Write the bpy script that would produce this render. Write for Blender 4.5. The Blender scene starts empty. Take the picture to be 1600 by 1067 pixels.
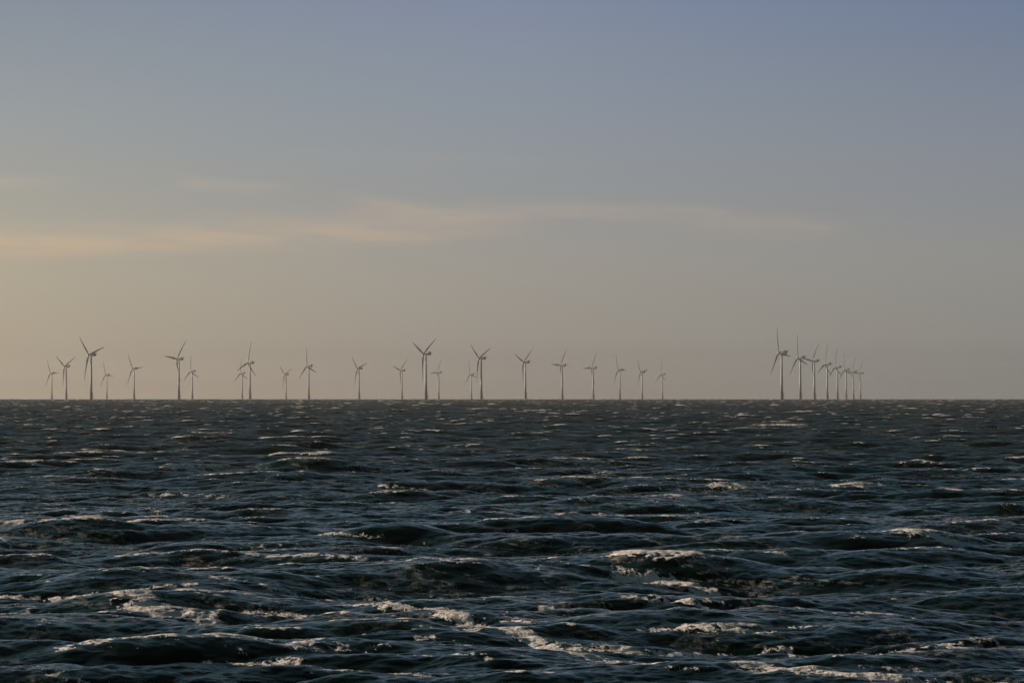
import bpy, bmesh, math
import numpy as np
from mathutils import Matrix, Vector

R = math.radians
scene = bpy.context.scene
col = scene.collection

# ------------------------------------------------------------------ camera
CAM_H = 6.0                       # eye height above the mean sea level (m)
FPX = 6400.0                      # focal length in pixels of the 1600 px photograph
R_EARTH = 6371000.0 * 7 / 6       # effective radius with refraction
DIP = math.sqrt(2 * CAM_H / R_EARTH)
cam_d = bpy.data.cameras.new('camera')
cam_d.sensor_width = 36
cam_d.lens = 36 * FPX / 1600
cam_d.clip_start = 0.5
cam_d.clip_end = 60000
cam = bpy.data.objects.new('camera', cam_d)
col.objects.link(cam)
cam.location = (0, 0, CAM_H)
PITCH = (624 - 533.5) / FPX - DIP
cam.rotation_euler = (math.pi / 2 + PITCH, 0, 0)
scene.camera = cam

# ------------------------------------------------------------------ light
SUN_EL, SUN_AZ = R(14), R(-66)     # azimuth from +Y, clockwise
scene.view_settings.view_transform = 'Standard'
scene.view_settings.look = 'None'
scene.view_settings.exposure = 0.2
scene.view_settings.gamma = 1
SKY_STRENGTH = 0.10
scene.cycles.use_denoising = True
scene.cycles.adaptive_threshold = 0.004
sun_d = bpy.data.lights.new('sun', 'SUN')
sun_d.energy = 5.0
sun_d.angle = R(0.5)
sun_d.color = (1.0, 0.80, 0.62)
sun = bpy.data.objects.new('sun', sun_d)
col.objects.link(sun)
sun_dir = Vector((math.sin(SUN_AZ) * math.cos(SUN_EL), math.cos(SUN_AZ) * math.cos(SUN_EL), math.sin(SUN_EL)))
sun.rotation_euler = sun_dir.to_track_quat('Z', 'Y').to_euler()
sun.location = sun_dir * 200


class Nodes:
    """Small helper for building node trees."""
    def __init__(self, nt):
        self.nt = nt
        nt.nodes.clear()

    def n(self, typ, **kw):
        nd = self.nt.nodes.new(typ)
        for k, v in kw.items():
            setattr(nd, k, v)
        return nd

    def put(self, sock, v):
        if hasattr(v, 'is_output'):
            self.nt.links.new(v, sock)
        else:
            sock.default_value = v

    def math(self, op, a, b=0.0, c=None, clamp=False):
        m = self.n('ShaderNodeMath', operation=op, use_clamp=clamp)
        self.put(m.inputs[0], a)
        self.put(m.inputs[1], b)
        if c is not None:
            self.put(m.inputs[2], c)
        return m.outputs[0]

    def rng(self, v, a, b, c=0.0, d=1.0, smooth=True):
        m = self.n('ShaderNodeMapRange', interpolation_type='SMOOTHSTEP' if smooth else 'LINEAR', clamp=True)
        for i, x in enumerate((v, a, b, c, d)):
            self.put(m.inputs[i], x)
        return m.outputs[0]

    def mix(self, f, a, b, blend='MIX'):
        m = self.n('ShaderNodeMix', data_type='RGBA', blend_type=blend, clamp_factor=True)
        self.put(m.inputs[0], f)
        self.put(m.inputs[6], a)
        self.put(m.inputs[7], b)
        return m.outputs[2]

    def ramp(self, f, stops):
        r = self.n('ShaderNodeValToRGB')
        e = r.color_ramp.elements
        e[0].position, e[0].color = stops[0][0], (*stops[0][1], 1)
        e[1].position, e[1].color = stops[-1][0], (*stops[-1][1], 1)
        for p, c in stops[1:-1]:
            x = e.new(p)
            x.color = (*c, 1)
        self.put(r.inputs[0], f)
        return r.outputs[0]

    def noise(self, vec, scale, detail=2.0, rough=0.5, dist=0.0, dim='3D'):
        t = self.n('ShaderNodeTexNoise', noise_dimensions=dim)
        self.put(t.inputs['Vector'], vec)
        self.put(t.inputs['Scale'], scale)
        self.put(t.inputs['Detail'], detail)
        self.put(t.inputs['Roughness'], rough)
        self.put(t.inputs['Distortion'], dist)
        return t.outputs['Fac']

    def vec(self, x, y, z):
        c = self.n('ShaderNodeCombineXYZ')
        for i, v in enumerate((x, y, z)):
            self.put(c.inputs[i], v)
        return c.outputs[0]


# ------------------------------------------------------------------ sky
world = bpy.data.worlds.new('World')
scene.world = world
world.use_nodes = True
g = Nodes(world.node_tree)
tc = g.n('ShaderNodeTexCoord')
sep = g.n('ShaderNodeSeparateXYZ')
g.nt.links.new(tc.outputs['Generated'], sep.inputs[0])
DX, DY, DZ = sep.outputs
sky = g.n('ShaderNodeTexSky', sky_type='NISHITA')
sky.sun_disc = False
sky.sun_elevation = SUN_EL
sky.sun_rotation = SUN_AZ
sky.altitude = 0
sky.air_density = 1.0
sky.dust_density = 1.6
sky.ozone_density = 1.0
# evening haze tint of the low sky: colour factors by elevation, at the sunward and the far side
K = 4.0
#TINTS-BEGIN
SKY_L = [(0, (1.0582, 1.1709, 1.6529)), (0.0017, (0.9802, 1.0391, 1.4615)), (0.00404, (0.9975, 1.1122, 1.5848)), (0.00717, (0.9066, 1.0149, 1.4291)), (0.01342, (0.9338, 1.0273, 1.4572)), (0.02279, (0.8742, 0.9387, 1.2933)), (0.03372, (0.8056, 0.8398, 1.13)), (0.04621, (0.6952, 0.7262, 0.9979)), (0.0587, (0.6277, 0.6593, 0.9176)), (0.07117, (0.5786, 0.6107, 0.8498)), (0.08363, (0.5349, 0.5582, 0.7711)), (0.09577, (0.4923, 0.5082, 0.7148)), (0.16, (0.36, 0.48, 0.58)), (0.33, (0.155, 0.225, 0.205)), (0.6, (0.085, 0.125, 0.09))]
SKY_C = [(0, (0.8078, 0.9393, 1.5347)), (0.0017, (0.7779, 0.9254, 1.4603)), (0.00404, (0.7678, 0.9259, 1.527)), (0.00717, (0.683, 0.8316, 1.388)), (0.01342, (0.8363, 0.9645, 1.5396)), (0.02279, (0.7902, 0.8822, 1.3875)), (0.03372, (0.7386, 0.7983, 1.2249)), (0.04621, (0.643, 0.6972, 1.0766)), (0.0587, (0.598, 0.6491, 0.9982)), (0.07117, (0.5573, 0.6073, 0.9372)), (0.08363, (0.5325, 0.575, 0.8822)), (0.09577, (0.5054, 0.5334, 0.8621)), (0.16, (0.36, 0.48, 0.58)), (0.33, (0.155, 0.225, 0.205)), (0.6, (0.085, 0.125, 0.09))]
SKY_R = [(0, (0.6513, 0.9061, 1.6632)), (0.0017, (0.633, 0.8691, 1.5659)), (0.00404, (0.5872, 0.8548, 1.5869)), (0.00717, (0.5717, 0.8021, 1.4786)), (0.01342, (0.774, 0.9519, 1.6011)), (0.02279, (0.7311, 0.8632, 1.4194)), (0.03372, (0.6886, 0.7754, 1.2406)), (0.04621, (0.6094, 0.6658, 1.0755)), (0.0587, (0.5719, 0.6131, 0.9836)), (0.07117, (0.5196, 0.559, 0.9007)), (0.08363, (0.4601, 0.507, 0.8257)), (0.09577, (0.4174, 0.4739, 0.808)), (0.16, (0.36, 0.48, 0.58)), (0.33, (0.155, 0.225, 0.205)), (0.6, (0.085, 0.125, 0.09))]
#TINTS-END
tint_fac = g.math('DIVIDE', DZ, 0.6, clamp=True)
fl = lambda st: [(p / 0.6, tuple(v / K for v in c)) for p, c in st]
rl, rc, rr = (g.ramp(tint_fac, fl(s)) for s in (SKY_L, SKY_C, SKY_R))
tl = g.rng(DX, -0.125, 0.0, smooth=False)
tr = g.rng(DX, 0.0, 0.125, smooth=False)
tint = g.mix(tr, g.mix(tl, rl, rc), rr)
tint4 = g.n('ShaderNodeVectorMath', operation='SCALE')
g.put(tint4.inputs[0], tint)
tint4.inputs['Scale'].default_value = K
skyc = g.mix(1.0, sky.outputs[0], tint4.outputs[0], 'MULTIPLY')

# thin evening cirrus, by azimuth and elevation in degrees
az = g.math('MULTIPLY', g.math('ARCTAN2', DX, DY), 180 / math.pi)
el = g.math('MULTIPLY', g.math('ARCSINE', DZ), 180 / math.pi)
warp = g.math('MULTIPLY', g.math('SUBTRACT', g.noise(g.vec(g.math('MULTIPLY', az, 0.35), g.math('MULTIPLY', el, 1.2), 3.1), 1.0, 3, 0.55), 0.5), 0.55)


def pe(px, py):
    """photo pixel -> azimuth, elevation in degrees (used for the cloud layout in the sky)"""
    return math.degrees(math.atan((px - 800) / FPX)), math.degrees(math.atan((624 - py) / FPX) - DIP)


def streak(p0, p1, w_up, w_dn, fade0, fade1, amp):
    """soft-edged streak between two sky points; widths and end fades in degrees"""
    (a0, e0), (a1, e1) = pe(*p0), pe(*p1)
    sl = (e1 - e0) / (a1 - a0)
    line = g.math('MULTIPLY_ADD', g.math('SUBTRACT', az, a0), sl, e0)
    d = g.math('ADD', g.math('SUBTRACT', el, line), warp)
    up = g.rng(d, w_up, 0.0)
    dn = g.rng(d, -w_dn, 0.0)
    ends = g.math('MULTIPLY', g.rng(az, a0 - fade0, a0 + fade0), g.rng(az, a1 + fade1, a1 - fade1))
    return g.math('MULTIPLY', g.math('MULTIPLY', g.math('MULTIPLY', up, dn), ends), amp)


masks = [streak((-200, 390), (650, 366), 0.46, 0.34, 1.0, 1.1, 0.75),
         streak((-300, 378), (230, 385), 0.30, 0.20, 1.0, 1.6, 0.35),
         streak((230, 385), (760, 366), 0.22, 0.12, 1.3, 0.6, 0.7),
         streak((560, 310), (800, 340), 0.14, 0.50, 0.5, 1.0, 0.78),
         streak((660, 324), (1260, 352), 0.26, 0.20, 0.9, 0.6, 0.75),
         streak((1000, 328), (1310, 350), 0.10, 0.12, 0.6, 0.4, 0.55),
         streak((285, 285), (420, 299), 0.11, 0.20, 0.22, 0.4, 0.7),
         streak((-100, 280), (80, 284), 0.10, 0.26, 0.6, 0.5, 0.35),
         streak((420, 232), (900, 250), 0.10, 0.30, 1.2, 1.2, 0.16)]
m = masks[0]
for k in masks[1:]:
    m = g.math('SUBTRACT', g.math('ADD', m, k), g.math('MULTIPLY', m, k))     # layers seen through each other
fib = g.noise(g.vec(g.math('MULTIPLY', az, 0.55), g.math('MULTIPLY', g.math('ADD', el, g.math('MULTIPLY', az, 0.05)), 5.0), 7.7), 1.0, 5, 0.6, 0.4)
m = g.math('MULTIPLY', m, g.rng(fib, 0.32, 0.64, 0.45, 1.1))
cloud_k = g.vec(1.32, 1.13, 1.0)
skyc = g.mix(m, skyc, g.mix(1.0, skyc, cloud_k, 'MULTIPLY'))
bg = g.n('ShaderNodeBackground')
g.put(bg.inputs[0], skyc)
bg.inputs[1].default_value = SKY_STRENGTH
wo = g.n('ShaderNodeOutputWorld')
g.nt.links.new(bg.outputs[0], wo.inputs[0])

# ------------------------------------------------------------------ sea surface
WIND = R(-80)                     # direction the waves travel to (angle from +X): towards the viewer, slightly right
CHOP = 1.15
FOAM_LO, FOAM_HI = 0.36, 0.405


def DNORM(s):
    t = np.linspace(-np.pi, np.pi, 721)
    return float(np.mean(np.abs(np.cos(t / 2)) ** (2 * s) + 0.02) * 2 * np.pi)


def wave_tile(N, L, lmin, lmax, seed, rot, spread=2.0, alpha=0.0125, lpeak=22.0):
    """periodic patch of wind waves: height, horizontal shift and surface stretching"""
    rng = np.random.default_rng(seed)
    k1 = np.fft.fftfreq(N, d=L / N) * 2 * np.pi
    kx, ky = np.meshgrid(k1, k1, indexing='xy')
    k = np.hypot(kx, ky)
    k[0, 0] = 1.0
    kp = 2 * np.pi / lpeak
    S = alpha * k ** -4.0 * np.exp(-1.0 * (kp / k) ** 2)
    th = np.arctan2(ky, kx) - (WIND - rot)
    s = spread
    S = S * (np.abs(np.cos(th / 2)) ** (2 * s) + 0.02) / DNORM(s)
    S *= (k > 2 * np.pi / lmax) & (k <= 2 * np.pi / lmin)
    S[0, 0] = 0
    dk = 2 * np.pi / L
    amp = np.sqrt(S * dk * dk)
    ph = (rng.standard_normal((N, N)) + 1j * rng.standard_normal((N, N)))
    H = amp * ph * N * N
    f = lambda A: np.real(np.fft.ifft2(A)).astype(np.float32)
    h = f(H)
    dx, dy = f(-1j * kx / k * H), f(-1j * ky / k * H)
    jxx, jyy, jxy = f(kx * kx / k * H), f(ky * ky / k * H), f(kx * ky / k * H)
    squeeze = CHOP * (jxx + jyy)
    slope = float(np.mean(f(1j * kx * H) ** 2 + f(1j * ky * H) ** 2)) / 2
    return h, dx, dy, squeeze.astype(np.float32), L, N, rot, slope, float(squeeze.var())


def sample(tile, X, Y):
    h, dx, dy, sq, L, N, rot = tile[:7]
    c, s = math.cos(rot), math.sin(rot)
    u = (c * X + s * Y) * (N / L)
    v = (-s * X + c * Y) * (N / L)
    iu, iv = np.floor(u), np.floor(v)
    fu, fv = (u - iu).astype(np.float32), (v - iv).astype(np.float32)
    i0 = iu.astype(np.int64) % N
    j0 = iv.astype(np.int64) % N
    i1, j1 = (i0 + 1) % N, (j0 + 1) % N
    out = []
    for a in (h, dx, dy, sq):
        out.append((a[j0, i0] * (1 - fu) + a[j0, i1] * fu) * (1 - fv) + (a[j1, i0] * (1 - fu) + a[j1, i1] * fu) * fv)
    hh, a, b, q = out
    return hh, c * a - s * b, s * a + c * b, q


TILES = [(wave_tile(1024, 331.0, 5.0, 120.0, 21, R(17), 6.0), 5.0),
         (wave_tile(512, 97.0, 1.7, 5.0, 12, R(-38), 5.0), 1.7),
         (wave_tile(512, 33.0, 0.6, 1.7, 13, R(61), 3.0, 0.011), 0.6),
         (wave_tile(512, 11.3, 0.2, 0.6, 14, R(-12), 2.0, 0.012), 0.2)]


def sea_at(px, py):
    """photo pixel -> point on the mean sea surface"""
    a = (py - 533.5) / FPX - PITCH
    d = CAM_H / a
    return (px - 800) / FPX * d, d


def growing(a, b, f):
    n = max(2, int(round(math.log(b / a) / math.log(1 + f))))
    return list(np.geomspace(a, b, n, endpoint=False))


ys = list(np.linspace(-3000, -40, 14, endpoint=False)) + list(np.linspace(-40, 62, 70, endpoint=False))
ys += growing(62, 400, 0.00066) + growing(400, 1500, 0.0012) + list(np.arange(1500, 8200, 2.8)) + list(np.geomspace(8200, 16000, 20))
ys = np.array(ys)
NI = 1250
ui = np.linspace(-1, 1, NI)
ue = np.geomspace(1.02, 14, 26)
us = np.concatenate([-ue[::-1], ui, ue])
ny, nx = len(ys), len(us)
half = 0.148 * np.maximum(ys, 0) + 5.0
half = np.maximum(half, np.where(ys < 62, 14.2, 0) + np.maximum(-ys, 0) * 0.15)
co = np.empty((ny, nx, 3), np.float32)
foam = np.zeros((ny, nx), np.float32)
trail = np.zeros((ny, nx), np.float32)
rough = np.zeros((ny, nx), np.float32)       # gloss left by the waves too short for the mesh
dys = np.gradient(ys)

# bigger individual wave crests: photo pixel of the crest, width (m), height (m)
CRESTS = [(905, 838, 8.0, 0.62), (1395, 780, 9.0, 0.62), (812, 730, 4.5, 0.50), (1090, 962, 7.5, 0.42), (430, 800, 6.5, 0.5),
          (70, 722, 6.0, 0.5), (1330, 850, 3.5, 0.30), (250, 770, 4.0, 0.35), (640, 850, 3.2, 0.28), (200, 965, 2.6, 0.26),
          (1500, 920, 3.0, 0.28), (480, 705, 5.0, 0.4), (1050, 690, 8.0, 0.5), (1560, 700, 7.0, 0.45), (760, 1035, 2.2, 0.2)]


def humps(X, Y):
    z = np.zeros_like(X)
    for px, py, w, a in CRESTS:
        cx, cy = sea_at(px, py)
        u = (X - cx) / (w * 0.7)
        v = (Y - cy - 0.10 * (X - cx) - 0.5 * np.sin(0.9 * (X - cx) + cx) * 0.6)
        ls = np.where(v < 0, 1.4, 3.2)
        z += 0.95 * a * np.exp(-u * u) * (np.exp(-(v / ls) ** 2) - 0.28 * np.exp(-((v + 3.0) / 1.8) ** 2))
    return z


# long foam trails on the water: photo pixels along the trail, width (m), strength
TRAILS = [([(690, 980), (780, 998), (870, 1018), (960, 1030), (1090, 1043), (1290, 1057), (1620, 1068)], 0.55, 1.0),
          ([(-20, 945), (60, 950), (150, 958), (240, 968), (330, 978), (430, 978)], 0.50, 0.95),
          ([(235, 968), (310, 978)], 0.7, 1.0), ([(620, 902), (700, 904), (800, 914)], 0.7, 0.85), ([(950, 903), (1030, 905), (1100, 917)], 0.6, 1.0),
          ([(1450, 764), (1480, 770), (1515, 780)], 0.9, 1.0), ([(1515, 734), (1560, 731), (1610, 736)], 1.5, 1.0),
          ([(868, 712), (905, 722), (942, 740)], 1.1, 0.95), ([(880, 797), (930, 802), (1000, 814)], 0.9, 1.0),
          ([(215, 792), (270, 812), (350, 832), (420, 842)], 0.6, 0.7), ([(1200, 666), (1222, 666)], 6.0, 1.0), ([(68, 665), (88, 666)], 5.0, 1.0),
          ([(1358, 848), (1420, 856), (1480, 864)], 0.9, 0.85), ([(375, 748), (430, 750)], 1.8, 0.8), ([(1340, 928), (1440, 922), (1560, 906)], 0.4, 0.8),
          ([(1390, 800), (1440, 804), (1500, 806)], 0.6, 0.75), ([(1440, 908), (1600, 905)], 0.3, 0.5), ([(340, 712), (420, 718)], 2.2, 0.75),
          ([(520, 718), (600, 714), (670, 722)], 1.8, 0.6), ([(560, 735), (640, 745)], 1.6, 0.6), ([(1120, 768), (1190, 770)], 1.3, 0.8),
          ([(1090, 735), (1170, 732)], 1.6, 0.6), ([(0, 900), (60, 902)], 0.8, 0.8), ([(340, 1030), (470, 1046)], 0.5, 0.6), ([(-20, 1040), (140, 1052), (330, 1060)], 0.5, 0.6),
          ([(700, 650), (740, 649)], 5.0, 0.7), ([(1500, 808), (1600, 800)], 0.9, 0.8), ([(600, 780), (760, 792)], 0.8, 0.5), ([(770, 984), (860, 990)], 0.35, 0.7)]
TR = []
for pts, w, a in TRAILS:
    q = np.array([sea_at(*p) for p in pts])
    if len(pts) < 4:                      # short pieces lie along the crests
        f = min(1.0, 0.5 * np.ptp(q[:, 0]) / max(np.ptp(q[:, 1]), 1e-3))
        q[:, 1] = q[:, 1].mean() + (q[:, 1] - q[:, 1].mean()) * f
    TR.append((q, w, a))
rnd = np.random.default_rng(5)
for _ in range(300):                      # short torn shreds of foam scattered over the rest of the water
    cx, cy = sea_at(rnd.uniform(-100, 1700), 636 + 440 * rnd.random() ** 1.3)
    ln = rnd.uniform(0.5, 2.6) * (1 + cy / 260)
    an = rnd.normal(-0.25, 0.4)
    bend = rnd.normal(0, 0.15) * ln
    e = np.array([math.cos(an), math.sin(an)]) * ln
    q = np.array([[cx - e[0], cy - e[1]], [cx, cy + bend], [cx + e[0], cy + e[1]]])
    TR.append((q, rnd.uniform(0.10, 0.24) * (1 + cy / 260), rnd.uniform(0.5, 0.95)))


def trails(X, Y):
    out = np.zeros_like(X)
    wob = 0.35 * np.sin(1.7 * X + 0.6 * Y) + 0.25 * np.sin(3.9 * X - 1.1 * Y + 1.0)
    for q, w, a in TR:
        pad = 3 * w + 1
        if q[:, 1].max() + 3 * pad + 8 < Y.min() or q[:, 1].min() - 3 * pad - 8 > Y.max():
            continue
        best = np.full_like(X, 9.0)
        for (ax, ay), (bx, by) in zip(q[:-1], q[1:]):
            tx, ty = bx - ax, by - ay
            t = np.clip(((X - ax) * tx + (Y - ay) * ty) / (tx * tx + ty * ty), 0, 1)
            dd = np.hypot(X - ax - t * tx, (Y - ay - t * ty) * 0.45) / (w * 1.1)
            best = np.minimum(best, dd)
        out = np.maximum(out, a * np.exp(-(best * (1 + 0.5 * wob)) ** 2))
    return out


CH = 200
for r0 in range(0, ny, CH):
    r1 = min(ny, r0 + CH)
    Y = np.repeat(ys[r0:r1, None], nx, 1)
    X = half[r0:r1, None] * us[None, :]
    gx = np.abs(np.gradient(X, axis=1))
    gy = np.abs(dys[r0:r1])[:, None]
    gap = np.maximum(gx, gy * 0.6)
    Hh = np.zeros_like(X)
    Dx = np.zeros_like(X)
    Dy = np.zeros_like(X)
    Q = np.zeros_like(X)
    va, vr = 0.0, np.zeros_like(X)
    MS = np.full_like(X, 0.00018)
    for tile, lmin in TILES:
        w = np.clip((lmin * 1.1 - gap) / (lmin * 0.7), 0, 1)
        MS += (1 - w) * tile[7]
        if w.max() <= 0:
            va += (1.0 if lmin > 1 else 0.25) * tile[8]
            continue
        h, a, b, q = sample(tile, X, Y)
        Hh += w * h
        Dx += w * a
        Dy += w * b
        wq = 1.0 if lmin > 1 else 0.5
        Q += w * wq * q
        va += wq * wq * tile[8]
        vr = vr + (w * wq) ** 2 * tile[8]
    co[r0:r1, :, 0] = X + CHOP * Dx
    co[r0:r1, :, 1] = Y + CHOP * Dy
    co[r0:r1, :, 2] = Hh + humps(X, Y) - (X * X + Y * Y) / (2 * R_EARTH)
    foam[r0:r1] = Q * np.minimum(np.sqrt(va / np.maximum(vr, 1e-9)), 1.45)
    trail[r0:r1] = trails(X, Y)
    rough[r0:r1] = np.minimum(np.sqrt(np.sqrt(2 * MS)), 0.46)

nv = ny * nx
idx = np.arange(nv, dtype=np.int32).reshape(ny, nx)
quads = np.stack([idx[:-1, :-1], idx[:-1, 1:], idx[1:, 1:], idx[1:, :-1]], -1).reshape(-1, 4)
me = bpy.data.meshes.new('sea')
me.vertices.add(nv)
me.vertices.foreach_set('co', co.ravel())
nq = len(quads)
me.loops.add(nq * 4)
me.loops.foreach_set('vertex_index', quads.ravel())
me.polygons.add(nq)
me.polygons.foreach_set('loop_start', np.arange(0, nq * 4, 4, dtype=np.int32))
me.polygons.foreach_set('use_smooth', np.ones(nq, dtype=bool))
me.update(calc_edges=True)
at = me.attributes.new('crest', 'FLOAT', 'POINT')
at.data.foreach_set('value', foam.ravel())
at = me.attributes.new('trail', 'FLOAT', 'POINT')
at.data.foreach_set('value', trail.ravel())
at = me.attributes.new('gloss', 'FLOAT', 'POINT')
at.data.foreach_set('value', rough.ravel())
sea = bpy.data.objects.new('sea', me)
sea['kind'] = 'structure'
col.objects.link(sea)
del quads, idx

mt = bpy.data.materials.new('sea_water')
mt.use_nodes = True
g = Nodes(mt.node_tree)
tc = g.n('ShaderNodeTexCoord')
P = tc.outputs['Object']
mp = g.n('ShaderNodeMapping')
g.put(mp.inputs[0], P)
mp.inputs['Scale'].default_value = (1, 1, 1)
att = g.n('ShaderNodeAttribute', attribute_name='crest')
crest = att.outputs['Fac']
r1 = g.noise(P, 3.2, 4, 0.6)
r2 = g.noise(P, 11.0, 3, 0.6)
rip = g.math('MULTIPLY_ADD', r2, 0.30, r1)
bump = g.n('ShaderNodeBump')
bump.inputs['Strength'].default_value = 1.0
bump.inputs['Distance'].default_value = 0.040
g.put(bump.inputs['Height'], rip)
water = g.n('ShaderNodeBsdfPrincipled')
water.inputs['Base Color'].default_value = (0.0010, 0.0068, 0.0030, 1)
g.put(water.inputs['Roughness'], g.n('ShaderNodeAttribute', attribute_name='gloss').outputs['Fac'])
water.inputs['IOR'].default_value = 1.27
g.put(water.inputs['Normal'], bump.outputs[0])
fo = g.n('ShaderNodeBsdfPrincipled')
fo.inputs['Base Color'].default_value = (0.88, 0.84, 0.81, 1)
fo.inputs['Roughness'].default_value = 0.85
fb = g.n('ShaderNodeBump')
fb.inputs['Strength'].default_value = 1.0
fb.inputs['Distance'].default_value = 0.10
g.put(fb.inputs['Height'], rip)
g.put(fo.inputs['Normal'], fb.outputs[0])
def stretched(sx, sy, rot):
    q = g.n('ShaderNodeMapping')
    q.vector_type = 'TEXTURE'
    g.put(q.inputs[0], P)
    q.inputs['Rotation'].default_value = (0, 0, R(rot))
    q.inputs['Scale'].default_value = (1 / sx, 1 / sy, 1)
    return q.outputs[0]


n1 = g.noise(stretched(2.6, 1.2, 15), 1.0, 7, 0.68, 0.8)
n2 = g.noise(stretched(14.0, 5.0, 10), 1.0, 4, 0.7, 0.3)
brk = g.math('MULTIPLY_ADD', n2, 0.40, g.math('MULTIPLY', n1, 1.0))      # about 0.7 on average
# breaking crests
gust = g.rng(g.noise(P, 0.035, 3, 0.6), 0.3, 0.7, 0.6, 1.22)
f1 = g.rng(g.math('MULTIPLY', g.math('MULTIPLY', crest, gust), brk), FOAM_LO, FOAM_HI)
# trails of old foam, broken into lace
tra = g.n('ShaderNodeAttribute', attribute_name='trail').outputs['Fac']
f2 = g.rng(g.math('MULTIPLY_ADD', tra, 0.50, brk), 1.06, 1.14)
f2 = g.math('MULTIPLY', f2, g.rng(tra, 0.03, 0.25))
# wind-drawn streaks of thin foam all over the water
s1 = g.noise(stretched(0.07, 0.45, -52), 1.0, 5, 0.6, 0.8)
rid = g.math('ABSOLUTE', g.math('SUBTRACT', s1, 0.5))
f3 = g.math('MULTIPLY', g.rng(rid, 0.05, 0.0), g.rng(brk, 0.62, 0.82))
f3 = g.math('MULTIPLY', f3, g.rng(g.noise(P, 0.06, 2, 0.5), 0.42, 0.62))
fm = g.math('MAXIMUM', g.math('MAXIMUM', f1, f2), g.math('MULTIPLY', f3, 0.25))
mx = g.n('ShaderNodeMixShader')
g.put(mx.inputs[0], g.math('MULTIPLY', fm, 0.92))
g.nt.links.new(water.outputs[0], mx.inputs[1])
g.nt.links.new(fo.outputs[0], mx.inputs[2])
out = g.n('ShaderNodeOutputMaterial')
g.nt.links.new(mx.outputs[0], out.inputs['Surface'])
me.materials.append(mt)

# ------------------------------------------------------------------ wind turbines


def paint(name, rgb, rough, stain=0.12):
    m = bpy.data.materials.new(name)
    m.use_nodes = True
    q = Nodes(m.node_tree)
    t = q.n('ShaderNodeTexCoord')
    st = q.noise(t.outputs['Object'], 0.6, 5, 0.6)
    c = q.mix(q.rng(st, 0.35, 0.75), (*rgb, 1), (*[v * (1 - stain) for v in rgb], 1))
    b = q.n('ShaderNodeBsdfPrincipled')
    q.put(b.inputs['Base Color'], c)
    b.inputs['Roughness'].default_value = rough
    o = q.n('ShaderNodeOutputMaterial')
    q.nt.links.new(b.outputs[0], o.inputs[0])
    return m


M_TOWER = paint('grey_tower_paint', (0.38, 0.40, 0.43), 0.45)
M_BLADE = paint('pale_blade_paint', (0.36, 0.375, 0.40), 0.4, 0.06)
M_BASE = paint('weathered_base_paint', (0.36, 0.32, 0.28), 0.6, 0.4)
M_STEEL = paint('dull_steel', (0.30, 0.29, 0.28), 0.6, 0.3)


def link(name, bm, mat, parent=None, smooth=True):
    m = bpy.data.meshes.new(name)
    bmesh.ops.recalc_face_normals(bm, faces=bm.faces)
    for f in bm.faces:
        f.smooth = smooth
    bm.to_mesh(m)
    bm.free()
    m.materials.append(mat)
    o = bpy.data.objects.new(name, m)
    col.objects.link(o)
    o.parent = parent
    return o


def loft(bm, rings):
    vs = [[bm.verts.new(p) for p in r] for r in rings]
    n = len(rings[0])
    for a, b in zip(vs, vs[1:]):
        for i in range(n):
            bm.faces.new((a[i], a[(i + 1) % n], b[(i + 1) % n], b[i]))
    bm.faces.new(vs[0][::-1])
    bm.faces.new(vs[-1])


def circ(r, z, n=32, cx=0, cy=0):
    return [(cx + r * math.cos(2 * math.pi * i / n), cy + r * math.sin(2 * math.pi * i / n), z) for i in range(n)]


def box(bm, x0, x1, y0, y1, z0, z1):
    loft(bm, [[(x0, y0, z), (x1, y0, z), (x1, y1, z), (x0, y1, z)] for z in (z0, z1)])


def rod(bm, a, b, r, n=6):
    a, b = Vector(a), Vector(b)
    q = (b - a).to_track_quat('Z', 'Y')
    loft(bm, [[tuple(p + q @ Vector((r * math.cos(2 * math.pi * i / n), r * math.sin(2 * math.pi * i / n), 0))) for i in range(n)] for p in (a, b)])


HUB_H, OVERHANG, TILT, YAW = 70.0, 4.3, R(5), R(62)
HUB = Vector((0, OVERHANG, HUB_H))
AXIS = Matrix.Translation(HUB) @ Matrix.Rotation(TILT, 4, 'X')


def rrect(y, w, zlo, zhi, n=6, r=0.6):
    pts = []
    for cx, cz, a0 in ((w / 2 - r, zhi - r, 0), (-w / 2 + r, zhi - r, 90), (-w / 2 + r, zlo + r, 180), (w / 2 - r, zlo + r, 270)):
        for i in range(n):
            a = R(a0 + 90 * i / (n - 1))
            pts.append((cx + r * math.cos(a), y, cz + r * math.sin(a)))
    return pts


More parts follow.
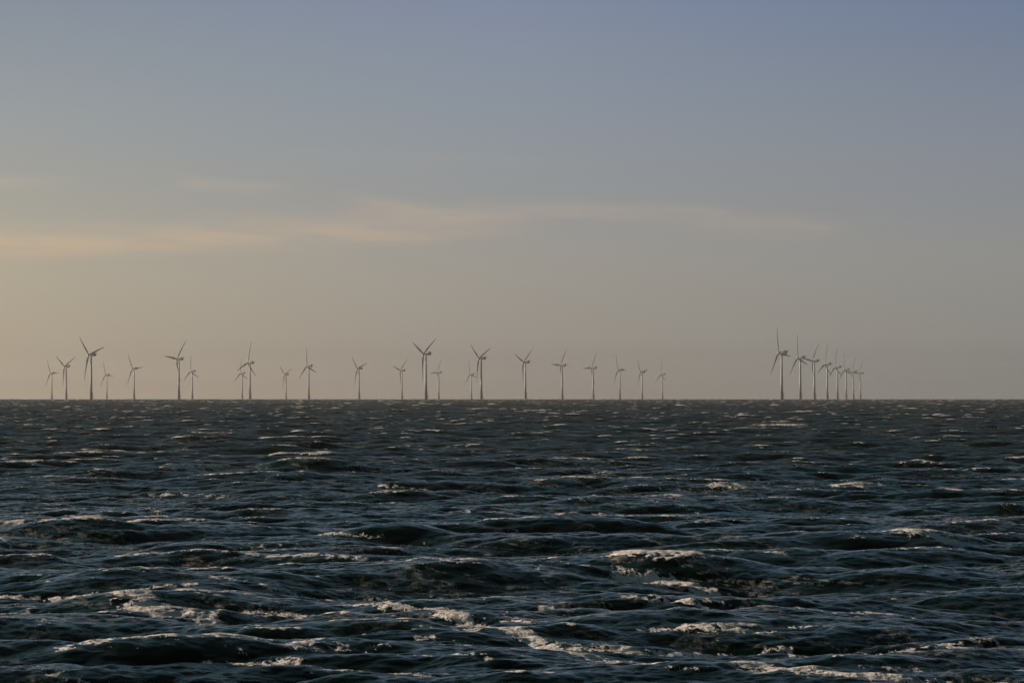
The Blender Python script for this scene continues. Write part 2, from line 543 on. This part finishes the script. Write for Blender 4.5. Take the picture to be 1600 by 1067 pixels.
def make_turbine():
    root = bpy.data.objects.new('wind_turbine', None)
    col.objects.link(root)
    # foundation
    bm = bmesh.new()
    loft(bm, [circ(2.12, -14), circ(2.12, 11.3), circ(2.3, 11.4), circ(2.3, 12.0)])
    base = link('transition_piece', bm, M_BASE, root)
    bm = bmesh.new()
    loft(bm, [circ(3.3, 12.0), circ(3.3, 12.25)])
    for i in range(16):
        a = 2 * math.pi * i / 16
        p = (3.2 * math.cos(a), 3.2 * math.sin(a))
        rod(bm, (*p, 12.25), (*p, 13.4), 0.05)
    for z in (12.8, 13.4):
        pts = circ(3.2, z, 16)
        for i in range(16):
            rod(bm, pts[i], pts[(i + 1) % 16], 0.045)
    link('platform', bm, M_STEEL, base, False)
    bm = bmesh.new()
    for s in (-0.9, 0.9):
        rod(bm, (s, -3.2, -6), (s, -3.2, 8.5), 0.18, 10)
        for z in (-3, 2, 8):
            rod(bm, (s, -3.2, z), (s * 0.8, -2.0, z), 0.12)
    for s in (-0.3, 0.3):
        rod(bm, (s, -2.9, -5), (s, -2.9, 12.0), 0.05)
    for i in range(40):
        rod(bm, (-0.3, -2.9, -4.5 + i * 0.4), (0.3, -2.9, -4.5 + i * 0.4), 0.03, 4)
    link('boat_landing', bm, M_STEEL, base, False)
    # tower
    bm = bmesh.new()
    loft(bm, [circ(2.0 - 0.85 * t, 12.25 + (HUB_H - 2.0 - 12.25) * t, 48) for t in (0, 0.25, 0.5, 0.75, 1)])
    link('tower', bm, M_TOWER, root)
    # nacelle: slim at the rotor end, deep at the back
    bm = bmesh.new()
    z = HUB_H
    loft(bm, [rrect(2.9, 2.4, z - 1.2, z + 1.3), rrect(1.6, 3.0, z - 1.6, z + 1.5), rrect(-1.0, 3.5, z - 1.9, z + 1.7),
              rrect(-6.4, 3.7, z - 2.1, z + 2.2), rrect(-8.2, 3.5, z - 1.5, z + 2.2)])
    nac = link('nacelle', bm, M_TOWER, root)
    bm = bmesh.new()
    box(bm, -1.7, 1.7, -11.0, -4.8, z + 2.2, z + 2.6)
    for sx in (-1.6, 1.6):
        for k in range(6):
            yy = -10.9 + k * 1.1
            rod(bm, (sx, yy, z + 2.6), (sx, yy, z + 3.6), 0.06)
        for zz in (3.1, 3.6):
            rod(bm, (sx, -10.9, z + zz), (sx, -4.9, z + zz), 0.06)
        rod(bm, (sx, -10.4, z + 2.2), (sx, -8.1, z + 0.4), 0.09)
    box(bm, -1.5, 1.5, -5.6, -4.9, z + 2.6, z + 3.7)
    link('hoist_platform', bm, M_STEEL, nac, False)
    # hub with its nose cone, axis along +Y
    bm = bmesh.new()
    prof = [(-1.5, 1.35), (-1.2, 1.6), (0.6, 1.65), (1.3, 1.5), (1.9, 1.15), (2.3, 0.7), (2.5, 0.2)]
    loft(bm, [[(r * math.cos(2 * math.pi * i / 24), y, r * math.sin(2 * math.pi * i / 24)) for i in range(24)] for y, r in prof])
    hub = link('rotor_hub', bm, M_BLADE, root)
    hub.matrix_basis = AXIS
    # blade along +Z
    bm = bmesh.new()
    st = [(1.0, 1.9, 1.0, 14), (2.5, 1.9, 0.98, 14), (5, 2.5, 0.62, 13), (8, 3.4, 0.36, 11), (11, 3.5, 0.29, 9), (15, 3.1, 0.25, 7),
          (20, 2.6, 0.22, 5), (26, 2.1, 0.20, 3.5), (32, 1.65, 0.19, 2), (38, 1.2, 0.18, 1), (42, 0.85, 0.17, 0), (44.2, 0.5, 0.16, 0), (45, 0.12, 0.16, 0)]
    rings = []
    for r, c, th, tw in st:
        lead = 0.5 if th > 0.9 else 0.36
        ring = []
        for i in range(20):
            a = 2 * math.pi * i / 20
            x = -math.cos(a) * 0.5 + 0.5 - lead
            taper = 1 - (0.0 if th > 0.9 else 0.75) * (x + lead)
            x, y = x * c * 1.1, math.sin(a) * 0.5 * th * c * max(taper, 0.1)
            t = R(tw)
            ring.append((x * math.cos(t) - y * math.sin(t), x * math.sin(t) + y * math.cos(t) + 0.06 * r - 0.0018 * r * r, r * 0.945))
        rings.append(ring)
    loft(bm, rings)
    bl = link('blade', bm, M_BLADE, root)
    for i in (1, 2):
        o = bl.copy()
        col.objects.link(o)
        o.parent = root
    return root


def copy_tree(o, parent=None):
    c = o.copy()
    col.objects.link(c)
    c.parent = parent
    for ch in list(o.children):
        copy_tree(ch, c)
    return c


def turbine_distance(p):
    """distance at which the hub stands p photo pixels above the sea horizon"""
    lo, hi = 3000.0, 15000.0
    for _ in range(60):
        d = (lo + hi) / 2
        e = (HUB_H - CAM_H - d * d / (2 * R_EARTH)) / d + DIP
        if e * FPX > p:
            lo = d
        else:
            hi = d
    return lo


ROW = 'turbines in the right-hand diagonal row'
FIELD = 'turbines spread along the left and middle horizon'
# base x, hub height in px above the horizon, rotor angle, label
SPOTS = [
    (81, 41, 89, FIELD, 'small faint grey wind turbine at the far left end of the line'),
    (103.5, 51.5, 61, FIELD, 'mid-sized wind turbine between the leftmost turbine and the big left one, blades in a Y'),
    (142.5, 69.5, 72, FIELD, 'largest turbine on the left, one long blade leaning up left, another up right'),
    (167, 38.5, 95, FIELD, 'tiny pale turbine directly right of the largest left-hand turbine'),
    (209.5, 48, 85, FIELD, 'lone mid-distance turbine fifth from left, one blade almost level to the right'),
    (279.5, 63, 37, FIELD, 'tall turbine with one blade level to the left and one pointing up right'),
    (300.5, 44, 112, FIELD, 'small turbine close behind the right side of the turbine with a level left blade'),
    (378.5, 41, 113, FIELD, 'faint small turbine overlapped by the blade of a taller turbine on its right'),
    (390.5, 57, 8, FIELD, 'tall turbine with an upright blade and its low left blade crossing a smaller turbine'),
    (447, 39, 67, FIELD, 'tiny faint turbine, blades in a Y, alone left of a turbine with an upright blade'),
    (482.5, 52, 108, FIELD, 'mid-sized turbine with upright blade standing alone between two small Y-bladed ones'),
    (561, 48, 72, FIELD, 'lone mid-sized turbine with Y blades left of the middle of the line'),
    (628, 45, 46, FIELD, 'small turbine just left of the tallest central turbine, level left blade'),
    (665.5, 71, 55, FIELD, 'tallest turbine in the middle, two blades raised in a wide V, third hanging straight down'),
    (685.5, 42, 25, FIELD, 'small turbine just right of the tallest central turbine, left blade drooping'),
    (736.5, 39, 102, FIELD, 'tiny pale turbine close against the left of a tall V-bladed turbine'),
    (752, 64, 64, FIELD, 'tall V-bladed turbine right of centre with a tiny turbine at its left'),
    (821, 58, 52, FIELD, 'tall turbine standing alone, next after the V-bladed pair of tall and tiny turbines'),
    (878.5, 53, 33, FIELD, 'fifth turbine from the right end of the central line, level left blade'),
    (927, 49, 28, FIELD, 'fourth turbine from the right end of the central line, left blade dipping'),
    (968.5, 46, 91, FIELD, 'third turbine from the right end of the central line, no blade seen at its right'),
    (1003.5, 42.5, 80, FIELD, 'small turbine second from the right end of the central line'),
    (1035, 39, 116, FIELD, 'tiny turbine at the right end of the central line before the wide gap'),
    (1221.5, 73, 97, ROW, 'nearest and tallest turbine of the diagonal row on the right'),
    (1250.5, 65, 105, ROW, 'second tallest turbine of the right-hand row, upright blade, right blade touching its neighbour'),
    (1272.5, 60, 36, ROW, 'third turbine of the right-hand row, blade level to the left and one up right'),
    (1292.5, 55, 3, ROW, 'fourth turbine of the right-hand row, blades like an upside-down Y'),
    (1308.5, 50.5, 117, ROW, 'fifth turbine of the right-hand row, its lower left blade meeting its neighbour'),
    (1322, 46.5, 105, ROW, 'third turbine from the far end of the right-hand row, upright blade'),
    (1333.5, 43.5, 25, ROW, 'faint turbine second from the far end of the right-hand row'),
    (1344.5, 41, 30, ROW, 'faintest and smallest turbine at the far end of the right-hand row'),
]
proto = make_turbine()
for k, (px, p, ang, grp, lab) in enumerate(SPOTS):
    t = proto if k == 0 else copy_tree(proto)
    d = turbine_distance(p)
    x = (px - 800) / FPX * d
    t.location = (x, d, -(x * x + d * d) / (2 * R_EARTH))
    t.rotation_euler = (0, 0, YAW)
    t['label'], t['category'], t['group'] = lab, 'wind turbine', grp
    blades = [c for c in t.children if c.name.startswith('blade')]
    for j, b in enumerate(blades):
        b.matrix_basis = AXIS @ Matrix.Rotation(R(ang + 120 * j), 4, 'Y')

# ------------------------------------------------------------------ evening haze over the sea
HAZE = True
if HAZE:
    bm = bmesh.new()
    box(bm, -15000, 15000, -3600, 17000, -45, 135)
    mh = bpy.data.materials.new('sea_haze')
    mh.use_nodes = True
    q = Nodes(mh.node_tree)
    v = q.n('ShaderNodeVolumePrincipled')
    v.inputs['Color'].default_value = (0.90, 0.88, 0.86, 1)
    v.inputs['Density'].default_value = 2.1e-5
    v.inputs['Anisotropy'].default_value = 0.3
    o = q.n('ShaderNodeOutputMaterial')
    q.nt.links.new(v.outputs[0], o.inputs['Volume'])
    hz = link('haze', bm, mh, None, False)
    hz['kind'] = 'stuff'
